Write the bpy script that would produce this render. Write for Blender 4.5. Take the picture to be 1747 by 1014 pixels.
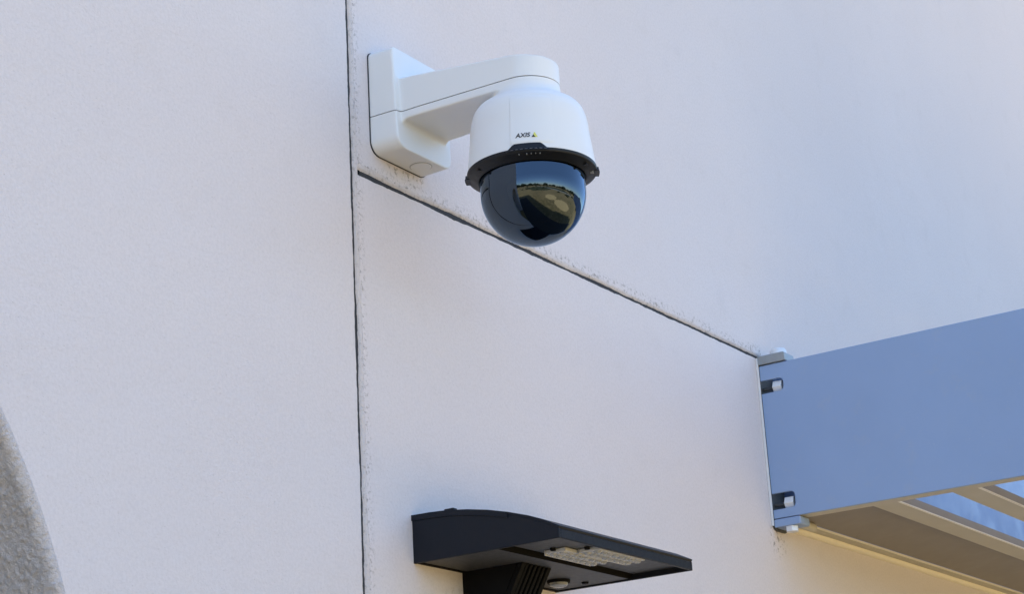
import bpy, bmesh, math, random
from mathutils import Vector, Matrix, noise
random.seed(7)
S = bpy.context.scene
for o in list(bpy.data.objects): bpy.data.objects.remove(o)
COL = S.collection

# ------------------------------------------------------------------ camera
D = 1.55            # metres from the lens to the wall
EYE = 1.70
def WX(x): return x * D
def WY(y): return (y - 1.0) * D
def WZ(z): return EYE + z * D
yaw, pitch, roll, FPX = math.radians(57.5146), math.radians(18.3352), math.radians(-3.3404), 3241.5
fw = Vector((math.sin(yaw)*math.cos(pitch), math.cos(yaw)*math.cos(pitch), math.sin(pitch)))
rt = Vector((math.cos(yaw), -math.sin(yaw), 0)); up = rt.cross(fw)
c_, s_ = math.cos(roll), math.sin(roll)
rt, up = rt*c_ + up*s_, up*c_ - rt*s_
cd = bpy.data.cameras.new('camera'); cam = bpy.data.objects.new('camera', cd); COL.objects.link(cam)
cd.sensor_width = 36; cd.lens = 36*FPX/1747; cd.clip_start = 0.02; cd.clip_end = 2000
M3 = Matrix((rt, up, -fw)).transposed()
cam.matrix_world = Matrix.Translation((0, -D, EYE)) @ M3.to_4x4()
S.camera = cam

# ------------------------------------------------------------------ sky, sun, exposure
SUN_EL, SUN_AZ = math.radians(62), math.radians(26)      # azimuth from +Y (behind the wall) towards +X
w = bpy.data.worlds.new('World'); S.world = w; w.use_nodes = True
nt = w.node_tree; bg = nt.nodes['Background']
sky = nt.nodes.new('ShaderNodeTexSky'); sky.sky_type = 'NISHITA'; sky.sun_disc = False
sky.sun_elevation = SUN_EL; sky.sun_rotation = SUN_AZ
sky.air_density = 1.0; sky.dust_density = 0.4; sky.ozone_density = 3.2
nt.links.new(sky.outputs[0], bg.inputs[0]); bg.inputs[1].default_value = 0.13
sd = bpy.data.lights.new('sun', 'SUN'); sd.energy = 3.3; sd.angle = math.radians(0.5); sd.color = (1, .94, .84)
sun = bpy.data.objects.new('sun', sd); COL.objects.link(sun)
sv = Vector((math.sin(SUN_AZ)*math.cos(SUN_EL), math.cos(SUN_AZ)*math.cos(SUN_EL), math.sin(SUN_EL)))
sun.rotation_euler = (-sv).to_track_quat('-Z', 'Y').to_euler(); sun.location = sv*30
S.view_settings.view_transform = 'Standard'; S.view_settings.look = 'None'
S.view_settings.exposure = 1.71; S.view_settings.gamma = 1; S.view_settings.use_curve_mapping = False

# ------------------------------------------------------------------ helpers
class G:                                   # little node-graph helper
    def __init__(s, name):
        s.m = bpy.data.materials.new(name); s.m.use_nodes = True
        s.t = s.m.node_tree; s.b = s.t.nodes['Principled BSDF']; s.out = s.t.nodes['Material Output']
        s.pos = s.t.nodes.new('ShaderNodeNewGeometry').outputs['Position']
    def n(s, typ, **k):
        nd = s.t.nodes.new(typ)
        for a, v in k.items(): setattr(nd, a, v)
        return nd
    def put(s, inp, v):
        if hasattr(v, 'is_output') or isinstance(v, bpy.types.NodeSocket): s.t.links.new(v, inp)
        else: inp.default_value = v
    def math(s, op, a, b=0.0, clamp=False):
        nd = s.n('ShaderNodeMath', operation=op, use_clamp=clamp); s.put(nd.inputs[0], a); s.put(nd.inputs[1], b)
        return nd.outputs[0]
    def ramp(s, v, lo, hi, a=0.0, b=1.0):
        nd = s.n('ShaderNodeMapRange', interpolation_type='SMOOTHSTEP'); s.put(nd.inputs[0], v)
        for i, q in ((1, lo), (2, hi), (3, a), (4, b)): nd.inputs[i].default_value = q
        return nd.outputs[0]
    def noise(s, scale, detail=4, rough=.6, vec=None):
        nd = s.n('ShaderNodeTexNoise'); s.put(nd.inputs['Vector'], vec or s.pos)
        nd.inputs['Scale'].default_value = scale; nd.inputs['Detail'].default_value = detail; nd.inputs['Roughness'].default_value = rough
        return nd.outputs['Fac']
    def mix(s, f, a, b):
        nd = s.n('ShaderNodeMix', data_type='RGBA'); s.put(nd.inputs[0], f)
        s.put(nd.inputs[6], a if not isinstance(a, tuple) else (*a, 1)); s.put(nd.inputs[7], b if not isinstance(b, tuple) else (*b, 1))
        return nd.outputs[2]
    def bump(s, h, strength, dist, prev=None):
        nd = s.n('ShaderNodeBump'); nd.inputs['Strength'].default_value = strength; nd.inputs['Distance'].default_value = dist
        s.put(nd.inputs['Height'], h)
        if prev: s.put(nd.inputs['Normal'], prev)
        return nd.outputs[0]

def simple(name, col, rough=.5, metal=0.0, var=.06, vs=40., bump=0.0, bs=600., bd=.0006, spec=.5):
    g = G(name)
    f = g.noise(vs, 4)
    dk = tuple(max(0, c*(1-var)) for c in col); lt = tuple(c*(1+var) for c in col)
    g.put(g.b.inputs['Base Color'], g.mix(f, dk, lt))
    g.put(g.b.inputs['Roughness'], g.ramp(g.noise(vs*2.3, 3), .2, .8, max(0, rough-.06), rough+.06))
    g.b.inputs['Metallic'].default_value = metal; g.b.inputs['Specular IOR Level'].default_value = spec
    if bump: g.put(g.b.inputs['Normal'], g.bump(g.noise(bs, 3), bump, bd))
    return g.m

def link(o, parent=None):
    COL.objects.link(o)
    if parent is not None: o.parent = parent
    return o
BASE = {}
def thing(name, loc, label, cat, group=None):
    e = bpy.data.objects.new(name, None); e.location = loc; e.empty_display_size = .05
    e['label'] = label; e['category'] = cat
    if group: e['group'] = group
    COL.objects.link(e); BASE[e.name] = Vector(loc)
    return e
def rootbase(p):
    v = Vector()
    while p is not None:
        v += Vector(p.location); p = p.parent
    return v
def build(name, bm, mat, parent=None, smooth=None, bevel=0, seg=2, flip=True):
    """bm is in world coordinates; the object sits at its own origin inside its parent"""
    if flip: bmesh.ops.recalc_face_normals(bm, faces=bm.faces)
    off = rootbase(parent) if parent is not None else Vector()
    if off.length: bmesh.ops.translate(bm, verts=bm.verts, vec=-off)
    me = bpy.data.meshes.new(name); bm.to_mesh(me); bm.free()
    me.materials.append(mat)
    if smooth is not None:
        me.shade_smooth(); me.set_sharp_from_angle(angle=math.radians(smooth))
    o = bpy.data.objects.new(name, me); link(o, parent)
    if bevel:
        b = o.modifiers.new('bevel', 'BEVEL'); b.width = bevel; b.segments = seg; b.limit_method = 'ANGLE'; b.angle_limit = math.radians(35)
        b.harden_normals = False
        me.shade_smooth(); me.set_sharp_from_angle(angle=math.radians(smooth or 40))
    return o
def box(bm, x0, x1, y0, y1, z0, z1, rot=None):
    v = [bm.verts.new((x, y, z)) for x in (x0, x1) for y in (y0, y1) for z in (z0, z1)]
    for f in ((0,1,3,2), (4,6,7,5), (0,4,5,1), (2,3,7,6), (0,2,6,4), (1,5,7,3)): bm.faces.new([v[i] for i in f])
    return v
def prism(bm, pts, mk, a, b):
    """pts: 2-D outline, mk(p, t) -> 3-D point, extruded from t=a to t=b"""
    A = [bm.verts.new(mk(p, a)) for p in pts]; B = [bm.verts.new(mk(p, b)) for p in pts]
    n = len(pts)
    bm.faces.new(A); bm.faces.new(B[::-1])
    for i in range(n): bm.faces.new((A[i], A[(i+1) % n], B[(i+1) % n], B[i]))
    return A, B
def lathe(bm, prof, cx, cy, n=96, cap=True):
    rings = []
    for r, z in prof:
        if r < 1e-6: rings.append([bm.verts.new((cx, cy, z))])
        else: rings.append([bm.verts.new((cx+r*math.cos(2*math.pi*i/n), cy+r*math.sin(2*math.pi*i/n), z)) for i in range(n)])
    for A, B in zip(rings, rings[1:]):
        for i in range(n):
            j = (i+1) % n
            if len(A) == 1: bm.faces.new((A[0], B[i], B[j]))
            elif len(B) == 1: bm.faces.new((A[i], A[j], B[0]))
            else: bm.faces.new((A[i], A[j], B[j], B[i]))
    if cap:
        for r in (rings[0], rings[-1]):
            if len(r) > 1: bm.faces.new(r)
def tube(bm, p, q, r, n=16):
    p, q = Vector(p), Vector(q); d = (q-p).normalized()
    a = d.orthogonal().normalized(); b = d.cross(a)
    A = [bm.verts.new(p + r*(a*math.cos(t)+b*math.sin(t))) for t in [2*math.pi*i/n for i in range(n)]]
    B = [bm.verts.new(q + r*(a*math.cos(t)+b*math.sin(t))) for t in [2*math.pi*i/n for i in range(n)]]
    bm.faces.new(A); bm.faces.new(B[::-1])
    for i in range(n): bm.faces.new((A[i], A[(i+1) % n], B[(i+1) % n], B[i]))
def rrect(x0, x1, z0, z1, r, n=6):
    """r = (bl, br, tr, tl) corner radii"""
    out = []
    for (cx, cz, a0, rr) in ((x0+r[0], z0+r[0], 180, r[0]), (x1-r[1], z0+r[1], 270, r[1]), (x1-r[2], z1-r[2], 0, r[2]), (x0+r[3], z1-r[3], 90, r[3])):
        for i in range(n+1):
            a = math.radians(a0 + 90*i/n); out.append((cx+rr*math.cos(a), cz+rr*math.sin(a)))
    return out
def nz(*v, s=1.0): return noise.noise(Vector(v)*s)

# ------------------------------------------------------------------ materials
JX, JZ = WX(1.3060), WZ(.6769)              # the vertical and the horizontal joint
def wall_material():
    g = G('painted_stucco')
    sep = g.n('ShaderNodeSeparateXYZ'); g.put(sep.inputs[0], g.pos); X, Y, Z = sep.outputs
    big = g.noise(1.7, 2, .5); mid = g.noise(14, 3, .65)
    col = g.mix(big, (.690, .637, .640), (.765, .708, .706))
    col = g.mix(g.ramp(mid, .52, .75, 0, .22), col, (.64, .585, .575))
    grain = g.noise(210, 2, .7)
    col = g.mix(g.ramp(grain, .35, .7, 0, .19), col, (.50, .455, .45))
    # sparse pits and specks
    mp = g.n('ShaderNodeMapping'); g.put(mp.inputs['Vector'], g.pos); mp.inputs['Scale'].default_value = (.62, 1, 1.35); mp.inputs['Rotation'].default_value = (0, .35, 0); mpv = mp.outputs[0]
    vo = g.n('ShaderNodeTexVoronoi'); g.put(vo.inputs['Vector'], mpv); vo.inputs['Scale'].default_value = 38
    spk = g.math('MULTIPLY', g.ramp(vo.outputs['Distance'], .022, .05, 1, 0), g.ramp(g.noise(9, 3), .50, .62))
    rs = g.n('ShaderNodeSeparateColor'); g.put(rs.inputs[0], vo.outputs['Color'])
    spk = g.math('MULTIPLY', spk, g.ramp(rs.outputs[0], .88, .93))
    vo2 = g.n('ShaderNodeTexVoronoi'); g.put(vo2.inputs['Vector'], mpv); vo2.inputs['Scale'].default_value = 170
    rs2 = g.n('ShaderNodeSeparateColor'); g.put(rs2.inputs[0], vo2.outputs['Color'])
    spk2 = g.math('MULTIPLY', g.ramp(vo2.outputs['Distance'], .08, .2, 1, 0), g.ramp(rs2.outputs[1], .90, .98))
    # grime: broken, close to the joints
    dv = g.math('SUBTRACT', X, JX+.012); dv = g.math('ABSOLUTE', dv)
    dirt_v = g.math('MULTIPLY', g.ramp(dv, .001, .020, 1, 0), g.ramp(g.noise(160, 4, .7), .50, .66))
    dh = g.math('ABSOLUTE', g.math('SUBTRACT', Z, JZ+.013))
    dirt_h = g.math('MULTIPLY', g.ramp(dh, .002, .017, 1, 0), g.ramp(g.noise(120, 4, .75), .50, .64))
    dirt_h = g.math('MULTIPLY', dirt_h, g.ramp(X, JX, JX+.006))
    dirt_h = g.math('MULTIPLY', dirt_h, g.ramp(X, WX(2.14), WX(2.17), 1, 0))
    # grime where the beam bracket meets the wall, and below the lamp
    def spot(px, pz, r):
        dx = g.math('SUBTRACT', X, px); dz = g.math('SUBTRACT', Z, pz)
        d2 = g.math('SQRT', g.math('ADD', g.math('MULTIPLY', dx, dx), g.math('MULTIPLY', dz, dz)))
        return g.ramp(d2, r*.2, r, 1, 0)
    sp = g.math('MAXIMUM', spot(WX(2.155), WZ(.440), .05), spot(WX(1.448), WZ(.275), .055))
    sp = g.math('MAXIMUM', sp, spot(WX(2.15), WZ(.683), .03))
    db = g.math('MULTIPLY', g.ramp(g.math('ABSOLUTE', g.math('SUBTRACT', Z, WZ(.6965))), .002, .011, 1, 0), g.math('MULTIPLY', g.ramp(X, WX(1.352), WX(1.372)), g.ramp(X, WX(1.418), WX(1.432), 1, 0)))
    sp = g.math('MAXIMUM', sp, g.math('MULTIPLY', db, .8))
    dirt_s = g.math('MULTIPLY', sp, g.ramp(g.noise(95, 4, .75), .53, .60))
    col = g.mix(g.math('MULTIPLY', spk, .40), col, (.12, .10, .09))
    col = g.mix(g.math('MULTIPLY', spk2, .13), col, (.25, .22, .19))
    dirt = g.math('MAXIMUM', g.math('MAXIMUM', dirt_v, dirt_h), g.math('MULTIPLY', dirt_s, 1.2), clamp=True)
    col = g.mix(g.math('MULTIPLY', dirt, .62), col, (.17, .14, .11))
    g.put(g.b.inputs['Base Color'], col)
    g.b.inputs['Roughness'].default_value = .86; g.b.inputs['Specular IOR Level'].default_value = .25
    nrm = g.bump(g.noise(4.2, 3, .5), .5, .012)
    nrm = g.bump(g.noise(60, 4, .6), .5, .0018, nrm)
    nrm = g.bump(g.noise(300, 3, .6), .7, .0011, nrm)
    nrm = g.bump(g.math('MULTIPLY', g.math('MAXIMUM', spk, spk2), -1.0), .35, .0010, nrm)
    g.put(g.b.inputs['Normal'], nrm)
    return g.m
def rough_stucco():
    g = G('rough_stucco')
    col = g.mix(g.noise(55, 5, .7), (.74, .69, .69), (.83, .78, .78))
    g.put(g.b.inputs['Base Color'], col); g.b.inputs['Roughness'].default_value = .92; g.b.inputs['Specular IOR Level'].default_value = .2
    nrm = g.bump(g.noise(260, 4, .7), 1.0, .005); nrm = g.bump(g.noise(700, 3, .6), .6, .0015, nrm)
    g.put(g.b.inputs['Normal'], nrm)
    return g.m
WALL = wall_material(); ROUGH = rough_stucco()
SEAL = simple('joint_sealant_dark', (.034, .035, .041), .85, bump=.8, bs=300)
def caulk_mat():
    g = G('old_caulk')
    col = g.mix(g.noise(30, 3), (.66, .605, .595), (.73, .67, .66))
    col = g.mix(g.ramp(g.noise(95, 5, .75), .52, .66, 0, .5), col, (.26, .235, .225))
    g.put(g.b.inputs['Base Color'], col); g.b.inputs['Roughness'].default_value = .88
    g.put(g.b.inputs['Normal'], g.bump(g.noise(240, 4, .7), .9, .003))
    return g.m
CAULK = caulk_mat()
CORE = simple('render_coat', (.50, .46, .40), .9)
PLASTIC = simple('white_camera_plastic', (.80, .80, .79), .36, var=.012, vs=25, bump=.05, bs=1800, bd=.0002)
GASKET = simple('dark_gasket', (.03, .033, .04), .6)
BLACKP = simple('black_plastic', (.008, .009, .012), .45, bump=.12, bs=1500, bd=.0002, spec=.3)
PRINT = simple('black_print', (.012, .012, .014), .5)
YELLOW = simple('yellow_print', (.74, .72, .16), .5)
GREYMARK = simple('grey_embossed_mark', (.30, .31, .33), .45)
LAMPB = simple('black_powder_coat', (.0080, .0095, .0145), .5, var=.12, vs=60, bump=.3, bs=1400, bd=.0003, spec=.25)
LAMPD = simple('black_cast_metal', (.007, .007, .0075), .7, var=.15, vs=60, bump=.3, bs=900, bd=.0004, spec=.08)
LAMPG = simple('grey_gear_tray', (.055, .054, .053), .55, var=.15, vs=50, bump=.2, bs=900, bd=.0003)
def steel_paint():
    g = G('blue_grey_steel_paint')
    col = g.mix(g.noise(5, 4, .6), (.262, .362, .555), (.305, .418, .64))
    col = g.mix(g.ramp(g.noise(26, 5, .7), .55, .75, 0, .30), col, (.36, .42, .54))
    col = g.mix(g.ramp(g.noise(330, 2, .6), .70, .76, 0, .45), col, (.55, .58, .62))
    g.put(g.b.inputs['Base Color'], col)
    g.put(g.b.inputs['Roughness'], g.ramp(g.noise(18, 4), .3, .7, .42, .62))
    nrm = g.bump(g.noise(3.0, 2, .5), .5, .010); nrm = g.bump(g.noise(500, 2), .2, .0005, nrm)
    g.put(g.b.inputs['Normal'], nrm)
    return g.m
STEELP = steel_paint()
SLOTSHADE = simple('bracket_slot_shade', (.06, .065, .07), .6, var=.1)  # shade inside the bolt slots, put into the plate and shank colour
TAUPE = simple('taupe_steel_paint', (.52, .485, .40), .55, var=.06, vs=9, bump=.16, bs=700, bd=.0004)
SOFFIT = simple('brown_soffit_paint_slat_shade', (.25, .225, .205), .6, var=.07, vs=7, bump=.2, bs=500, bd=.0004)
PLATEHI = simple('plate_highlight', (.80, .80, .80), .5, bump=.2, bs=500)
CLIPP = simple('weathered_zinc', (.33, .35, .36), .45, .3, var=.15, vs=70)
ZINC = simple('bright_zinc_bolt', (.78, .79, .80), .42, .25, var=.05, vs=90)
LIPHI = simple('lip_highlight', (.84, .80, .70), .4, .15, var=.05)  # pale tone paints the light caught along the slat and ledger lips
def lens_mat():
    g = G('clear_lens_acrylic')
    g.put(g.b.inputs['Base Color'], g.mix(g.noise(180, 3), (.55, .58, .60), (.97, .98, 1.0)))
    g.b.inputs['Roughness'].default_value = .12; g.b.inputs['Transmission Weight'].default_value = .6; g.b.inputs['IOR'].default_value = 1.49
    return g.m
LENS = lens_mat()
BOARD = simple('white_led_board', (.60, .61, .62), .5, var=.08, vs=120)
def dome_mat():
    g = G('smoked_dome_glass'); t = g.t; t.nodes.remove(g.b)
    tr = g.n('ShaderNodeBsdfTransparent'); tr.inputs[0].default_value = (.05, .053, .065, 1)
    gl = g.n('ShaderNodeBsdfGlossy'); gl.inputs['Roughness'].default_value = .012; gl.inputs[0].default_value = (.62, .79, 1, 1)
    fr = g.n('ShaderNodeFresnel'); fr.inputs[0].default_value = 1.90
    mx = g.n('ShaderNodeMixShader'); t.links.new(fr.outputs[0], mx.inputs[0]); t.links.new(tr.outputs[0], mx.inputs[1]); t.links.new(gl.outputs[0], mx.inputs[2])
    t.links.new(mx.outputs[0], g.out.inputs[0])
    return g.m
DOME = dome_mat()

# ------------------------------------------------------------------ ground and surroundings
def ground_mat():
    g = G('dry_ground')
    col = g.mix(g.ramp(g.noise(.16, 5), .42, .6), (.38, .26, .105), (.22, .165, .06))
    col = g.mix(g.ramp(g.noise(2.2, 5), .4, .7), col, (.42, .29, .125))
    g.put(g.b.inputs['Base Color'], col); g.b.inputs['Roughness'].default_value = .95
    g.put(g.b.inputs['Normal'], g.bump(g.noise(9, 5), .6, .06))
    return g.m
def sheet(name, pts, z, mat):
    bm = bmesh.new(); bm.faces.new([bm.verts.new((x, y, z)) for x, y in pts])
    o = build(name, bm, mat); o['kind'] = 'structure'; return o
sheet('ground', [(-600, -600), (600, -600), (600, 600), (-600, 600)], 0, ground_mat())
sheet('pavement', [(-3.2, -1.6), (9.2, -1.6), (9.2, -.0), (-3.2, -.0)], .004, simple('asphalt_paving', (.065, .06, .052), .9, var=.2, vs=6, bump=.3, bs=90, bd=.003))
SAND = simple('pale_sand', (.76, .52, .22), .95, var=.12, vs=1.2)
def blob(cx, cy, rx, ry, n=40, sd=0):
    return [(cx+rx*(1+.16*nz(3*math.cos(a), 3*math.sin(a), sd))*math.cos(a), cy+ry*(1+.16*nz(3*math.cos(a), 3*math.sin(a), sd))*math.sin(a)) for a in [2*math.pi*i/n for i in range(n)]]
sheet('sand_bed', blob(.4, -6.2, 1.5, 1.5, sd=1), .006, SAND)
sheet('sand_bed', blob(4.0, -5.0, 2.3, 1.5, sd=4), .006, SAND)
OLIVE = simple('olive_grass', (.085, .085, .03), .95, var=.3, vs=1.5)
sheet('grass', blob(-12, -14, 8.5, 8, sd=7), .010, OLIVE)
sheet('grass', blob(-3, -27, 16, 9, sd=11), .010, OLIVE)
rp = [(-40+i*4, -20 - .018*(i*4-46)**2*.25) for i in range(24)]
sheet('road', [(x, y+1.6) for x, y in rp] + [(x, y-1.6) for x, y in rp[::-1]], .014, simple('pale_road', (.42, .37, .29), .9))
bm = bmesh.new()
for i in range(70):
    a = random.uniform(math.pi*1.0, math.pi*2.0); q = random.uniform(13, 48); h = random.uniform(.25, .9)
    vs = bmesh.ops.create_icosphere(bm, subdivisions=2, radius=1, matrix=Matrix.Translation((q*math.cos(a), q*math.sin(a), h*.35)) @ Matrix.Diagonal((h*1.4, h*1.2, h*.6, 1)))['verts']
    for v in vs: v.co += Vector((nz(*v.co, s=2), nz(v.co.y, v.co.z, v.co.x, s=2), nz(v.co.z, v.co.x, v.co.y, s=2)))*h*.4
sc = build('scrub', bm, simple('scrub_foliage', (.06, .065, .03), .9, var=.4, vs=2)); sc['kind'] = 'stuff'; sc['label'] = 'low dark scrub dotted over the dry ground'
# far wood as one mass: many rough crowns on the horizon
bm = bmesh.new()
for i in range(150):
    a = random.uniform(math.pi*.93, math.pi*2.07); r = random.uniform(55, 95)
    hgt = random.choice((2.2, 3, 3.5, 4.5, 6, 3))*random.uniform(.8, 1.25)
    mtx = Matrix.Translation((r*math.cos(a), r*math.sin(a), hgt*.42)) @ Matrix.Diagonal((hgt*random.uniform(.5, 1.0), hgt*random.uniform(.5, 1.0), hgt*.55, 1))
    vs = bmesh.ops.create_icosphere(bm, subdivisions=3, radius=1, matrix=mtx)['verts']
    for v in vs:
        v.co += Vector((nz(*v.co, s=1.1), nz(v.co.y, v.co.z, v.co.x, s=1.3), nz(v.co.z, v.co.x, v.co.y, s=1.2)))*hgt*.22
fo = build('far_wood', bm, simple('dark_foliage', (.045, .055, .025), .9, var=.4, vs=1.5))
fo['kind'] = 'stuff'; fo['label'] = 'far line of dark trees beyond the dry ground'

# ------------------------------------------------------------------ the wall
AC = (.677, 1.782); AR = .845            # arched opening: centre and radius
WX0, WX1, WTOP = -3.0, 9.0, 5.3
wall = thing('stucco_wall', (3.0, 0, 0), 'pale lavender grey stucco building wall split by dark joints', 'wall')
GX0, GX1 = JX-.0035, JX+.0035            # dark gap of the vertical joint
CX1 = JX+.0125                           # right rim of the caulk
def rag(t, k, a=1.0): return a*(.0017*nz(t*9, k, 0) + .0010*nz(t*45, k, 3) + .0007*nz(t*170, k, 7))
zs = [i*.005 for i in range(int(WTOP/.005)+1)]
left = [(GX0 + rag(z, 1), z) for z in zs] 
arch = []
def arch_line(off):
    pts = [(AC[0]-AR-off, 0.0)] + [(AC[0]+(AR+off)*math.cos(math.radians(a)), AC[1]+(AR+off)*math.sin(math.radians(a))) for a in range(180, -1, -2)] + [(AC[0]+AR+off, 0.0)]
    return pts
outline = [(WX0, 0)] + arch_line(.013) + left + [(WX0, WTOP)]
bm = bmesh.new(); prism(bm, outline, lambda p, t: (p[0], t, p[1]), 0, .02)
build('panel', bm, WALL, wall)
# upper and lower right panels
def gap_half(x):                          # half height of the dark horizontal gap along x
    return .0036 - .0008*min(1, max(0, (x-JX)/1.3))
xs = [CX1 + i*.004 for i in range(int((WX1-CX1)/.004)+1)]
RAGTOP = .0085
up_edge = [(x, JZ + gap_half(x) + RAGTOP*(1-.35*min(1, (x-CX1)/1.2)) + rag(x, 5, 3.0)) for x in xs]
lo_edge = [(x, JZ - gap_half(x) + rag(x, 8, 1.1)) for x in xs]
zu = [z for z in zs if z > JZ+.02]; zl = [z for z in zs if z < JZ-.008]
bm = bmesh.new(); prism(bm, up_edge + [(WX1, WTOP)] + [(CX1+rag(z, 2, 1.6), z) for z in zu[::-1]], lambda p, t: (p[0], t, p[1]), 0, .02)
build('panel', bm, WALL, wall)
bm = bmesh.new(); prism(bm, [(WX1, 0)] + lo_edge[::-1] + [(CX1+rag(z, 2, 1.6), z) for z in zl[::-1]], lambda p, t: (p[0], t, p[1]), 0, .02)
build('panel', bm, WALL, wall)
# old caulk left standing along the joints, set back a little from the panel faces
def bead(name, pts_a, pts_b, y, bulge):
    bm = bmesh.new(); rows = []
    for a, b in zip(pts_a, pts_b):
        row = []
        for k in range(5):
            t = k/4; p = (a[0]*(1-t)+b[0]*t, a[1]*(1-t)+b[1]*t)
            yy = y*(1-t) - .0005*t**.5 + (.0007*nz(p[0]*60, p[1]*60, k) if k < 3 else 0) + (.003 if k == 0 else 0) + (.0012 if k == 4 else 0)
            row.append(bm.verts.new((p[0], yy, p[1])))
        rows.append(row)
    for A, B in zip(rows, rows[1:]):
        for k in range(4): bm.faces.new((A[k], A[k+1], B[k+1], B[k]))
    return build(name, bm, CAULK, wall, smooth=180)
zc = [i*.004 for i in range(int(WTOP/.004)+1)]
bead('caulk_bead', [(GX1 + rag(z, 12, 1.5), z) for z in zc], [(CX1+.002, z) for z in zc], .0022, .0018)
bead('caulk_bead', [(x, JZ + gap_half(x) + rag(x, 15, 1.3)) for x in xs], [(x, u[1]+.002) for x, u in zip(xs, up_edge)], .0024, .0016)
bm = bmesh.new(); box(bm, GX0-.01, CX1+.01, .0032, .0195, 0, WTOP); build('joint_sealant', bm, SEAL, wall)
bm = bmesh.new(); box(bm, CX1-.004, WX1, .0032, .0195, JZ-.02, JZ+.03); build('joint_sealant', bm, SEAL, wall)
bm = bmesh.new(); prism(bm, [(WX0, 0)] + arch_line(.013) + [(WX1, 0), (WX1, WTOP), (WX0, WTOP)], lambda p, t: (p[0], t, p[1]), .0205, .42)
build('wall_core', bm, CORE, wall)
bm = bmesh.new(); box(bm, WX0, WX1, .425, 6.5, 0, WTOP); build('wall_core', bm, CORE, wall)
bm = bmesh.new(); box(bm, WX0-.04, WX1+.04, -.06, 6.56, WTOP, WTOP+.12); build('coping', bm, CORE, wall, bevel=.01)
# rough stucco reveal of the arch, wrapped softly round the arris
bm = bmesh.new(); rows = []
path = [(AC[0]+AR*math.cos(a), AC[1]+AR*math.sin(a), math.cos(a), math.sin(a)) for a in [math.pi*(1-i/140) for i in range(70)] + [math.pi/2*(1-i/560) for i in range(561)]]
path += [(AC[0]+AR, AC[1]-i*.010, 1, 0) for i in range(1, 178)]
path = [(AC[0]-AR, AC[1]-i*.03, -1, 0) for i in range(59, 0, -1)] + path
sect = [(.0150, .0006), (.0120, -.0008), (.0090, -.0006), (.0055, .0006), (.0026, .0026), (.0009, .0060), (0, .011)] + [(0, .011+.0025*i) for i in range(1, 60)] + [(0, .160+.009*i) for i in range(1, 28)]
for (x, z, nx, nzz) in path:
    row = []
    for k, (o, y) in enumerate(sect):
        p = Vector((x+nx*o, y, z+nzz*o)); a = min(1, max(0, k/3))
        d = (.0010*nz(*p, s=45) + .0032*abs(nz(*p, s=130)) + .0022*nz(*p, s=220) + .0014*nz(*p, s=380) - .0008)*a
        q = p - Vector((nx, 0, nzz))*d if k > 4 else p - Vector((nx*.5, .8*min(1, k/2), nzz*.5))*d
        row.append(bm.verts.new(q))
    rows.append(row)
for A, B in zip(rows, rows[1:]):
    for k in range(len(sect)-1): bm.faces.new((A[k], A[k+1], B[k+1], B[k]))
build('arch_reveal', bm, ROUGH, wall, smooth=180).data.materials[0] = ROUGH

# ------------------------------------------------------------------ the dome camera
K = 1.381/1.39
HX, HY = WX(1.381), WY(1.39/1.39*.8552*K)
def PZ(z): return WZ(z*K)
cctv = thing('security_camera', (HX, 0, WZ(.7035)), 'white wall-mounted dome security camera with smoked black bubble', 'security camera')
ZS = WZ(.7400)                           # split between cover and lower shell
bm = bmesh.new()
# wall box
bx0, bx1 = WX(1.3360), WX(1.4270)
zb, zt = WZ(.7030), WZ(.8090)
A, B = prism(bm, rrect(bx0, bx1, zb, zt, (.020, .020, .010, .010)), lambda p, t: (p[0], t, p[1]), 0.0, -.050)
cxm = (bx0+bx1)/2
for v in B:
    v.co.x = cxm + (v.co.x-cxm)*.965; v.co.y += .006*(v.co.z-zb)/(zt-zb)
    if v.co.z > (zb+zt)/2: v.co.z -= .001
# arm, tapering in plan to the round end over the housing
pl = []
hw0, hw1 = WX(.0365), WX(.0312)
y0 = -.030
pl.append((HX-hw0, y0)); pl.append((HX-hw0*.985, -.08))
for i in range(25):
    a = math.pi + math.pi*i/24; pl.append((HX+hw1*math.cos(a), HY+hw1*math.sin(a)))
pl += [(HX+hw0*.985, -.08), (HX+hw0, y0)]
A, B = prism(bm, pl, lambda p, t: (p[0], p[1], t), WZ(.7318), WZ(.770))
for v in B:
    t = (v.co.y-y0)/(HY-hw1-y0); v.co.z = WZ(.7765)*(1-t)+WZ(.7610)*t
# concave gusset under the arm at the box
gr = .012
gs = [(-.040, WZ(.7330)), (-.048-gr, WZ(.7330))] + [(-.048-gr+gr*math.sin(math.radians(a)), WZ(.7330)-.0015-gr*(1-math.cos(math.radians(a)))) for a in range(0, 91, 10)] + [(-.040, WZ(.7330)-gr-.002)]
prism(bm, gs, lambda p, t: (t, p[0], p[1]), HX-hw0*.99, HX+hw0*.99)
# housing
prof = [(.0309, .752), (.0310, .742), (.0322, .7365), (.0345, .7315), (.0380, .7282), (.0410, .7262), (.0475, .7238), (.0516, .7180), (.0538, .7110), (.0551, .7030), (.0560, .6920), (.0574, .6810), (.0588, .6690), (.0597, .6610), (.0590, .6598)]
lathe(bm, [(0, PZ(.752))] + [(r*K*D, PZ(z)) for r, z in prof] + [(0, PZ(.6598))], HX, HY, 96, False)
bmesh.ops.recalc_face_normals(bm, faces=bm.faces)
me = bpy.data.meshes.new('shell'); bm.to_mesh(me); bm.free()
tmp = bpy.data.objects.new('shell', me); COL.objects.link(tmp)
m = tmp.modifiers.new('r', 'REMESH'); m.mode = 'VOXEL'; m.voxel_size = .0015; m.adaptivity = 0
m = tmp.modifiers.new('s', 'SMOOTH'); m.factor = .5; m.iterations = 12
dg = bpy.context.evaluated_depsgraph_get(); dg.update()
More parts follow.
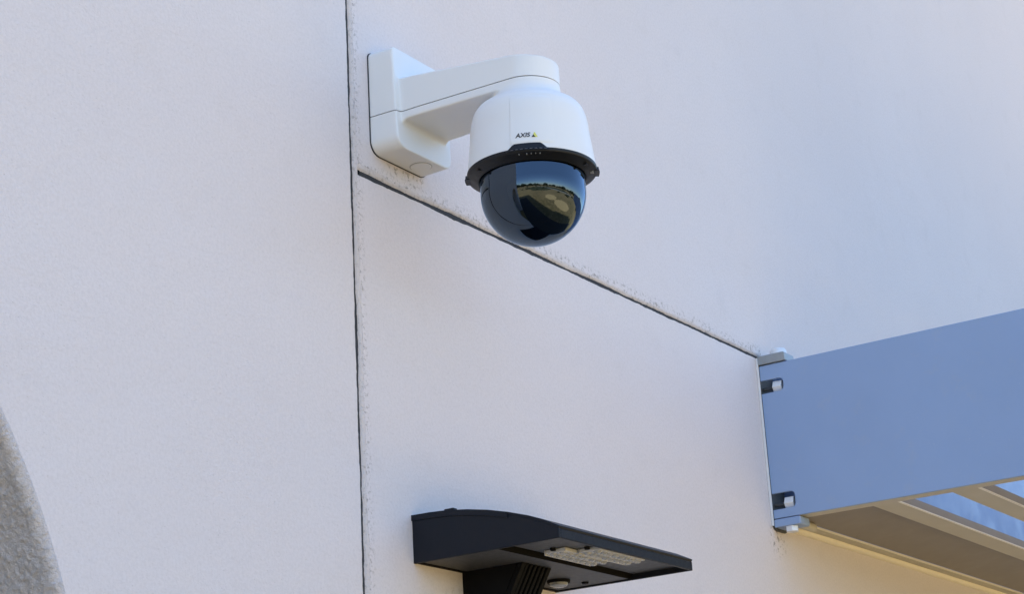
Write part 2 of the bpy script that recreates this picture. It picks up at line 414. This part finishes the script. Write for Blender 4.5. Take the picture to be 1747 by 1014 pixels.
shell = bpy.data.meshes.new_from_object(tmp.evaluated_get(dg)); bpy.data.objects.remove(tmp)
def cut(lo, hi, shrink=0.0):
    b = bmesh.new(); b.from_mesh(shell)
    if shrink:
        b.normal_update()
        for v in b.verts: v.co -= v.normal*shrink
    for z, no in ((lo, (0, 0, -1)), (hi, (0, 0, 1))):
        if z is None: continue
        bmesh.ops.bisect_plane(b, geom=b.verts[:]+b.edges[:]+b.faces[:], plane_co=(0, 0, z), plane_no=no, clear_outer=True)
        bmesh.ops.holes_fill(b, edges=[e for e in b.edges if e.is_boundary], sides=0)
    return b
build('bracket_cover', cut(ZS+.0007, None), PLASTIC, cctv, smooth=50)
build('housing', cut(None, ZS-.0007), PLASTIC, cctv, smooth=50)
build('gasket', cut(ZS-.004, ZS+.004, .0016), GASKET, cctv, smooth=50)
bm = bmesh.new(); prism(bm, rrect(bx0-.0006, bx1+.0006, zb-.0006, zt+.0004, (.020, .020, .010, .010)), lambda p, t: (p[0], t, p[1]), 0, -.0016)
build('wall_gasket', bm, GASKET, cctv)
# knock-out plug in the bottom of the box
bm = bmesh.new(); kx, ky = WX(1.394), -.026
lathe(bm, [(.0, zb-.0018), (.0150, zb-.0018), (.0160, zb-.0008), (.0160, zb+.003), (0, zb+.003)], kx, ky, 40, False)
plug = build('knockout_plug', bm, PLASTIC, cctv, smooth=40)
bm = bmesh.new(); lathe(bm, [(0, zb-.0006), (.0168, zb-.0006), (.0168, zb+.003), (0, zb+.003)], kx, ky, 40, False); build('plug_groove', bm, GREYMARK, plug)
# view azimuth of the lettering: the side that faces the photographer
hv = Vector((-HX, -(D+HY))).normalized(); TH0 = math.atan2(hv.y, hv.x)
def Rz(z):                                # housing radius at a height (metres)
    q = [(PZ(b), a*K*D) for a, b in prof[:-1]][::-1]
    for (za, ra), (zb_, rb) in zip(q, q[1:]):
        if za <= z <= zb_: return ra + (rb-ra)*(z-za)/(zb_-za)
    return q[0][1]
def wrap(th, z, lift): r = Rz(z)+lift; return Vector((HX+r*math.cos(th), HY+r*math.sin(th), z))
deg = math.radians
# front plate: a slightly raised panel on the housing
bm = bmesh.new()
zz = [PZ(.6640) + (PZ(.7170)-PZ(.6640))*i/20 for i in range(21)]
def fp(j, i, lift):
    u = -19 + 44*j/22; return wrap(TH0+deg(u), zz[i], lift)
T = {(j, i): bm.verts.new(fp(j, i, (.0012 - .0016*max(0, (j-14)/8)**2) if 0 < j and 0 < i < 20 else -.0012)) for j in range(23) for i in range(21)}
for j in range(22):
    for i in range(20): bm.faces.new((T[j, i], T[j+1, i], T[j+1, i+1], T[j, i+1]))
build('front_panel', bm, PLASTIC, cctv, smooth=35)
# lettering wrapped on the front panel
def lettering(body, size, shear, th_c, zc, mat, name, parent):
    cu = bpy.data.curves.new('lettering', 'FONT'); cu.body = body; cu.size = size; cu.shear = shear; cu.align_x = 'CENTER'; cu.align_y = 'CENTER'; cu.offset = size*.022
    ob = bpy.data.objects.new('lettering', cu); COL.objects.link(ob)
    d = bpy.context.evaluated_depsgraph_get(); d.update()
    me = bpy.data.meshes.new_from_object(ob.evaluated_get(d)); bpy.data.objects.remove(ob)
    b = bmesh.new(); b.from_mesh(me)
    bmesh.ops.triangulate(b, faces=b.faces)
    for v in b.verts:
        x, y = v.co.x, v.co.y; v.co = wrap(th_c + x/Rz(zc), zc+y, .0017)
    return build(name, b, mat, parent, flip=False)
ZL = PZ(.6735)
tl = lettering('AXIS', .0094, .22, TH0+deg(-6.2), ZL, PRINT, 'brand_lettering', cctv)
def tri(name, pts, mat, lift):
    bm = bmesh.new(); bm.faces.new([bm.verts.new(wrap(TH0+deg(-6.2)+x/Rz(ZL), ZL+y, lift)) for x, y in pts]); return build(name, bm, mat, cctv, flip=False)
tri('logo_triangle', [(.0126, -.0036), (.0206, -.0036), (.0166, .0046)], YELLOW, .0017)
tri('logo_triangle', [(.0122, -.0036), (.0174, -.0036), (.0148, .0002)], PRINT, .0020)
# black ring under the housing
RO, RI, ZR = .0602*K*D, .0490*K*D, PZ(.6572)
bm = bmesh.new()
lathe(bm, [(RI-.003, ZR+.012), (RI+.0002, ZR+.004), (RI+.0002, ZR-.0062), (RI+.002, ZR-.0070), (RI+.006, ZR-.0050), (RO-.004, ZR-.0008), (RO-.0008, ZR), (RO, ZR+.0010), (RO, ZR+.0055), (RO-.004, ZR+.0065)], HX, HY, 128, False)
ring = build('dome_ring', bm, BLACKP, cctv, smooth=40)
# raised tab at the front of the ring
def arcbox(bm, t0, t1, z0, z1, r0, r1, n=14, trap=0.0):
    rows = []
    for i in range(n+1):
        th = t0+(t1-t0)*i/n
        e = min(1, min(i, n-i)/max(1, trap*n)) if trap else 1
        zt_ = z0 + (z1-z0)*(.08+.92*e)
        rows.append([bm.verts.new((HX+r*math.cos(th), HY+r*math.sin(th), z)) for r, z in ((r0, z0), (r1, z0), (r1-.0012, zt_), (r0, zt_))])
    for A, B in zip(rows, rows[1:]):
        for k in range(4): bm.faces.new((A[k], A[(k+1) % 4], B[(k+1) % 4], B[k]))
    bm.faces.new(rows[0]); bm.faces.new(rows[-1][::-1])
bm = bmesh.new(); arcbox(bm, TH0+deg(-21.5), TH0+deg(16), ZR+.0020, ZR+.0126, RO-.010, RO+.0016, 20, .18)
build('ring_tab', bm, BLACKP, ring, smooth=40)
for a in (-94, 92):                       # the two lugs on the sides of the ring
    bm = bmesh.new()
    arcbox(bm, TH0+deg(a-7), TH0+deg(a+7), ZR-.001, ZR+.0085, RO-.004, RO+.0035, 10, .35)
    build('lug', bm, BLACKP, ring, smooth=40)
for a in (-60, 62, 84):
    bm = bmesh.new(); arcbox(bm, TH0+deg(a-1.6), TH0+deg(a+1.6), ZR-.0045, ZR-.0012, RO-.0095, RO-.0045, 4)
    build('ring_screw', bm, GREYMARK if a == 84 else BLACKP, ring, smooth=40)
for k in range(8):                        # row of small embossed dashes on the tab
    a = -17+k*4.1; bm = bmesh.new()
    arcbox(bm, TH0+deg(a), TH0+deg(a+2.2), ZR+.0034, ZR+.0042, RO, RO+.0022, 2); build('embossed_dash', bm, GREYMARK, ring)
for a, hgt in ((-11, .0012), (-4, .0030), (0, .0016), (4, .0016), (8, .0016)):
    bm = bmesh.new(); arcbox(bm, TH0+deg(a), TH0+deg(a+.8), ZR-.0016-hgt*.3, ZR+.0000, RO-.0062, RO-.0030, 1); build('embossed_mark', bm, GREYMARK, ring)
# the smoked bubble
DR = .0487*K*D; zdc = PZ(.6392); bot = PZ(.5905)
bm = bmesh.new()
hs = (zdc-bot)
pr = [(DR, ZR+.004), (DR, zdc+.002)] + [(DR*math.cos(math.radians(a)), zdc - hs*math.sin(math.radians(a))) for a in range(0, 90, 3)] + [(0, bot)]
lathe(bm, pr, HX, HY, 128, False)
dm = build('dome', bm, DOME, cctv, smooth=180, flip=True)
# pan-tilt unit inside
bm = bmesh.new()
lathe(bm, [(0, ZR+.012), (DR*.90, ZR+.010), (DR*.90, zdc-.004), (DR*.80, zdc-.018), (DR*.52, zdc-hs*.74), (0, zdc-hs*.80)], HX, HY, 64, False)
mod = build('camera_module', bm, BLACKP, cctv, smooth=50)
bm = bmesh.new(); lc = Vector((HX, HY, zdc)); ld = Vector((math.cos(TH0-.25), math.sin(TH0-.25), -.25)).normalized()
tube(bm, lc + ld*DR*.5, lc + ld*DR*.93, .020, 32)
build('lens', bm, simple('lens_glass', (.01, .01, .015), .05), mod, smooth=40)

# ------------------------------------------------------------------ LED wall lamp
LX0, LX1, LY = WX(1.3790), WX(1.6215), WY(.8437)
LZ = WZ(.3155)
lamp = thing('wall_lamp', (WX(1.50), 0, WZ(.22)), 'black LED wall lamp with wedge hood and clear lens array', 'wall lamp')
topc = [(0, .3602), (.020, .3598), (.038, .3587), (.060, .3560), (.082, .352), (.104, .3465), (.125, .340), (.140, .3342), (.1563, .3262)]
topc = [(-a*D, WZ(z)) for a, z in topc]
def hood_profile(inset=0.0):
    return [(y, z-inset) for y, z in topc]
TT = .0045
# hood skin
bm = bmesh.new(); outer = hood_profile(); inner = [(y+ (.003 if i == len(topc)-1 else 0), z-TT) for i, (y, z) in enumerate(topc)]
prism(bm, outer + inner[::-1], lambda p, t: (t, p[0], p[1]), LX0, LX1); build('hood', bm, LAMPB, lamp, smooth=30, bevel=.0012)
# side cheeks and front lip
for x0, x1 in ((LX0+.0006, LX0+.0055), (LX1-.0055, LX1-.0006)):
    bm = bmesh.new()
    prism(bm, [(0, LZ)] + [(y, z-.0035) for y, z in topc[:-1]] + [(LY+.0012, topc[-1][1]-.0035), (LY+.0012, LZ)], lambda p, t: (t, p[0], p[1]), x0, x1)
    build('side_cheek', bm, LAMPB, lamp, smooth=30, bevel=.0008)
bm = bmesh.new(); box(bm, LX0+.0058, LX1-.0058, LY+.0014, LY+.0060, LZ+.0004, topc[-1][1]-.0035); build('front_lip', bm, LAMPB, lamp, bevel=.0008)
# raised seam strip on the near cheek (the joint line of the upper cover) and its little clip on top
bm = bmesh.new()
sl = [(y, z-.0085) for y, z in topc[:6]]
prism(bm, [(y, z-.0005) for y, z in topc[:6]] + sl[::-1], lambda p, t: (t, p[0], p[1]), LX0-.0010, LX0+.002); build('cover_strip', bm, LAMPB, lamp, smooth=30)
bm = bmesh.new(); box(bm, LX0+.006, LX0+.016, -.068, -.052, WZ(.3585), WZ(.3585)+.0035); build('hood_clip', bm, LAMPB, lamp, bevel=.001)
# back plate on the wall
bm = bmesh.new(); box(bm, LX0+.006, LX1-.006, -.006, -.0, LZ+.001, WZ(.355)); build('back_plate', bm, LAMPD, lamp)
YR = WY(.912)
# gear tray (rear underside) slightly above the cheeks' lower edge
bm = bmesh.new(); box(bm, LX0+.0058, LX1-.0058, YR, -.0065, LZ+.0022, LZ+.010); build('gear_tray', bm, LAMPG, lamp, bevel=.0015)
bm = bmesh.new(); box(bm, LX0+.0059, LX1-.0059, YR-.0018, YR-.0002, LZ+.0010, LZ+.0124); build('tray_rail', bm, LAMPD, lamp)
# recessed optic plate (front underside)
bm = bmesh.new(); box(bm, LX0+.0058, LX1-.0058, LY+.0062, YR-.0065, LZ+.0085, LZ+.0125); build('optic_plate', bm, LAMPG, lamp)
mx0, mx1, my0, my1 = WX(1.4440), WX(1.5380), LY+.016, YR-.018
for k in range(2):
    ya = my0 + (my1-my0)*(k*.52); yb = ya + (my1-my0)*.47
    xa = mx0 + (.0 if k == 1 else .030); xb = mx1 - (.022 if k == 1 else -.012)
    bm = bmesh.new(); box(bm, xa, xb, ya, yb, LZ+.0030, LZ+.0083)
    bd = build('led_module', bm, BOARD, lamp, bevel=.001)
    bm = bmesh.new(); lathe(bm, [(0, -.0030), (.0016, -.0040), (.0044, -.0030), (.0062, -.0002), (.0062, .0016)], 0, 0, 14, True)
    lm = bpy.data.meshes.new('lens'); bmesh.ops.recalc_face_normals(bm, faces=bm.faces); bm.to_mesh(lm); bm.free(); lm.materials.append(LENS); lm.shade_smooth()
    nx = 8
    for i in range(nx):
        for j in range(2):
            o = bpy.data.objects.new('lens', lm); link(o, bd)
            o.location = Vector((xa+.008+(xb-xa-.016)*i/(nx-1), ya+(yb-ya)*(.26+.48*j), LZ+.0030)) - rootbase(lamp)
    bm = bmesh.new(); box(bm, xa, xb, yb+.0002, yb+.0016, LZ+.0012, LZ+.0083); build('module_rim', bm, BOARD, bd)
    for sx in (xa-.006, xb+.006):
        bm = bmesh.new(); lathe(bm, [(0, LZ+.0045), (.0034, LZ+.0045), (.0040, LZ+.0052), (.0040, LZ+.0084)], sx, (ya+yb)/2, 14, True); build('screw', bm, LAMPD, lamp, smooth=40)
# sensor eye in the tray
bm = bmesh.new(); sx, sy = WX(1.5680), WY(.9640)
lathe(bm, [(0, LZ-.0085), (.009, LZ-.0080), (.0135, LZ-.0055), (.0145, LZ-.001), (.0145, LZ+.003)], sx, sy, 32, True); sen = build('sensor_eye', bm, LENS, lamp, smooth=40)
bm = bmesh.new(); lathe(bm, [(.0148, LZ+.003), (.0148, LZ-.002), (.0172, LZ-.002), (.0178, LZ+.0022)], sx, sy, 32, False); build('bezel', bm, LAMPD, sen, smooth=40)
bm = bmesh.new(); lathe(bm, [(0, LZ-.0003), (.005, LZ-.0003), (.006, LZ+.0030)], WX(1.598), WY(.952), 16, True); build('screw', bm, LAMPD, lamp)
# junction box under the tray, with a sloping vented front
BX0, BX1 = WX(1.4560), WX(1.5060)
zb0 = WZ(.225); yt, yb_ = WY(.932), WY(.985)
bm = bmesh.new()
prism(bm, [(-.0002, zb0), (-.0002, LZ+.002), (yt+.010, LZ+.002), (yb_+.008, zb0)], lambda p, t: (t, p[0], p[1]), BX0, BX1); build('junction_box', bm, LAMPD, lamp)
nf = 7
for i in range(nf):
    xa = BX0 + (BX1-BX0)*i/nf; xb = xa + (BX1-BX0)/nf*(.56 if i not in (0, nf-1) else .9)
    bm = bmesh.new(); prism(bm, [(yt+.0095, LZ+.0018), (yt, LZ+.0018), (yb_, zb0), (yb_+.0075, zb0)], lambda p, t: (t, p[0], p[1]), xa, xb); build('fin', bm, LAMPD, lamp, bevel=.0008)

# ------------------------------------------------------------------ pergola
PX = WX(2.143); BZ0, BZ1 = WZ(.4645), WZ(.6630); BW = .0400
PEND = 7.2; POUT = -1.6
per = thing('pergola', (PX, 0, WZ(.458)), 'blue-grey steel pergola bolted to the stucco wall', 'pergola')
# near web with the two bolt slots let in from its wall end
def slot(z0, z1, ye, r=.009, n=6):
    pts = [(ye+r+r*0, z0)]
    pts = [(ye+r+ -r*math.sin(math.radians(a)), z0+r-r*math.cos(math.radians(a))) for a in range(0, 91, 15)]
    pts += [(ye+r-r*math.cos(math.radians(a)), z1-r+r*math.sin(math.radians(a))) for a in range(0, 91, 15)]
    return pts
ye = -.0535; yw = -.0050
o2 = [(yw, BZ0)] + [(yw, WZ(.4757))] + slot(WZ(.4757), WZ(.4962), ye) + [(yw, WZ(.4962)), (yw, WZ(.6262))] + slot(WZ(.6262), WZ(.6432), ye) + [(yw, WZ(.6432)), (yw, BZ1), (POUT, BZ1), (POUT, BZ0)]
bm = bmesh.new(); prism(bm, o2, lambda p, t: (t, p[0], p[1]), PX, PX+.006); build('beam_web', bm, STEELP, per, bevel=.0008)
bm = bmesh.new(); box(bm, PX+.0062, PX+BW, POUT, yw, BZ0+.0006, BZ0+.0066); build('bottom_flange', bm, TAUPE, per)
bm = bmesh.new(); box(bm, PX+.0062, PX+BW, POUT, yw, BZ1-.0066, BZ1-.0006); build('top_flange', bm, STEELP, per)
bm = bmesh.new(); box(bm, PX+BW-.0062, PX+BW-.0005, POUT, yw-.045, BZ0+.0070, BZ1-.0070); build('back_web', bm, STEELP, per)
# end plate on the wall
bm = bmesh.new(); prism(bm, rrect(PX-.0016, PX+.062, WZ(.4505), WZ(.6765), (.016, .016, .004, .004)), lambda p, t: (p[0], t, p[1]), -.0003, -.0046); build('end_plate', bm, SLOTSHADE, per, bevel=.001)
bm = bmesh.new(); box(bm, PX-.0030, PX-.0018, -.0052, -.0006, WZ(.4560), WZ(.6740)); build('plate_edge_highlight', bm, PLATEHI, per)  # pale strip painted as the lit edge of the plate
def hexa(bm, c, axis, r, h, n=6, rot=.26):
    ax = Vector(axis); a = ax.orthogonal().normalized(); b = ax.cross(a)
    A = [bm.verts.new(Vector(c) + r*(a*math.cos(rot+2*math.pi*i/n)+b*math.sin(rot+2*math.pi*i/n))) for i in range(n)]
    B = [bm.verts.new(v.co + ax*h) for v in A]
    bm.faces.new(A); bm.faces.new(B[::-1])
    for i in range(n): bm.faces.new((A[i], A[(i+1) % n], B[(i+1) % n], B[i]))
for zc_ in (WZ(.6335), WZ(.4828)):     # anchors into the wall, their nuts seen through the slots
    bm = bmesh.new(); hexa(bm, (PX+.0135, -.0290, zc_), (0, -1, 0), .0135, .0190, rot=.35); b1 = build('bolt', bm, ZINC, per, bevel=.0006)
    bm = bmesh.new(); tube(bm, (PX+.0135, -.0049, zc_), (PX+.0135, -.0288, zc_), .0040, 20); build('shank', bm, SLOTSHADE, b1, smooth=40)
# clips above and below the beam end, with their own fixings
bm = bmesh.new(); prism(bm, rrect(-.064, -.0050, BZ1+.0018, BZ1+.0195, (.002, .002, .002, .004)), lambda p, t: (t, p[0], p[1]), PX-.004, PX+.040); build('top_clip', bm, CLIPP, per, bevel=.001)
bm = bmesh.new(); lathe(bm, [(.0165, BZ1+.0192), (.0165, BZ1+.0290), (.013, BZ1+.0340), (.006, BZ1+.0362), (0, BZ1+.0365)], PX+.022, -.040, 28, True); build('cap_nut', bm, ZINC, per, smooth=60)
bm = bmesh.new(); prism(bm, rrect(-.060, -.0050, BZ0-.0170, BZ0-.0016, (.003, .002, .002, .002)), lambda p, t: (t, p[0], p[1]), PX-.001, PX+.042); build('bottom_clip', bm, STEELP, per, bevel=.0012)
bm = bmesh.new(); hexa(bm, (PX+.012, -.036, BZ0-.0172), (0, 0, -1), .0130, .0110, rot=.4); build('bolt', bm, ZINC, per, bevel=.0006)
# ledger channel along the wall and the bead of sealant under it
LB = WZ(.4629)
bm = bmesh.new(); box(bm, PX+.066, PEND, -.0280, -.0004, LB, BZ1-.012); led = build('ledger', bm, STEELP, per, bevel=.001)
bm = bmesh.new(); box(bm, PX+.066, PEND, -.0305, -.0283, LB-.0006, LB+.0035); build('ledger_lip', bm, LIPHI, led)
bm = bmesh.new(); box(bm, PX+.066, PEND, -.0278, -.0006, LB-.0016, LB-.0004); build('ledger_base', bm, TAUPE, led)
bm = bmesh.new(); rows = []
for i in range(300):
    x = PX+.064+i*(PEND-PX-.07)/299; r = .0095*(1+.10*nz(x*9, 1, 2)+.07*nz(x*40, 3, 1))
    rows.append([bm.verts.new((x, -.0004 - r*1.0*math.sin(a), LB-.0020 - r*math.cos(a)*.98 + r*.0)) for a in [math.pi*.5*k/6 for k in range(7)]])
for A, B in zip(rows, rows[1:]):
    for k in range(6): bm.faces.new((A[k], A[k+1], B[k+1], B[k]))
build('sealant_bead', bm, simple('cream_sealant', (.86, .79, .64), .6, var=.05), led, smooth=180)
bm = bmesh.new(); tube(bm, (PX+.043, -.034, BZ0-.006), (PX+.115, -.034, BZ0-.006), .0085, 20); build('sleeve', bm, TAUPE, per, smooth=40)
# slats parallel to the wall
sy0, per_d, sw, sh = WY(.8879), (WY(.8879)-WY(.7843)), .0570, .0160
SB = WZ(.472)
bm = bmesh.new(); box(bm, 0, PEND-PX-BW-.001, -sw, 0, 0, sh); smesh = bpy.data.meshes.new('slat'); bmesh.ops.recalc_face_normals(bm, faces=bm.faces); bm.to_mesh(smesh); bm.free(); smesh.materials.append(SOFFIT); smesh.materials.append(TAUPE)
for p in smesh.polygons: p.material_index = 1 if p.normal.z < -.5 else 0  # darker colour on the sides paints in their shade
bm = bmesh.new(); box(bm, 0, PEND-PX-BW-.001, -sw-.0006, -sw+.0040, -.0022, -.0002); tmesh = bpy.data.meshes.new('edge_highlight'); bmesh.ops.recalc_face_normals(bm, faces=bm.faces); bm.to_mesh(tmesh); bm.free(); tmesh.materials.append(LIPHI)
k = 0
while sy0 - k*per_d - sw > POUT:
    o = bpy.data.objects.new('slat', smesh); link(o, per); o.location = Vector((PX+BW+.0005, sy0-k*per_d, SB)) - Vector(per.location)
    t = bpy.data.objects.new('edge_highlight', tmesh); link(t, o)
    k += 1
bm = bmesh.new(); box(bm, PX+.42, PEND, -.0220, -.0006, BZ1-.0115, BZ1+.075); build('flashing', bm, STEELP, per, bevel=.001)
# soffit panel closing the bay next to the wall, and an unseen sheet added to block the sky
bm = bmesh.new(); box(bm, PX+BW+.001, PEND, 0, 1, 0, 1)
for v in bm.verts:
    a = v.co.y; v.co.y = (sy0-.004)*(1-a) - .0310*a; v.co.z = (SB+.0165)*(1-a) + (LB+.0040)*a + .003*v.co.z
build('soffit_panel', bm, SOFFIT, per)
bm = bmesh.new(); box(bm, PX+BW+.001, PEND, POUT, -.62, BZ1-.030, BZ1-.008); build('sky_blocker', bm, SOFFIT, per)
# far beam of the pergola, out of the picture
bm = bmesh.new(); box(bm, PEND, PEND+BW, POUT, -.0104, BZ0, BZ1); build('beam_web', bm, STEELP, per, bevel=.001)
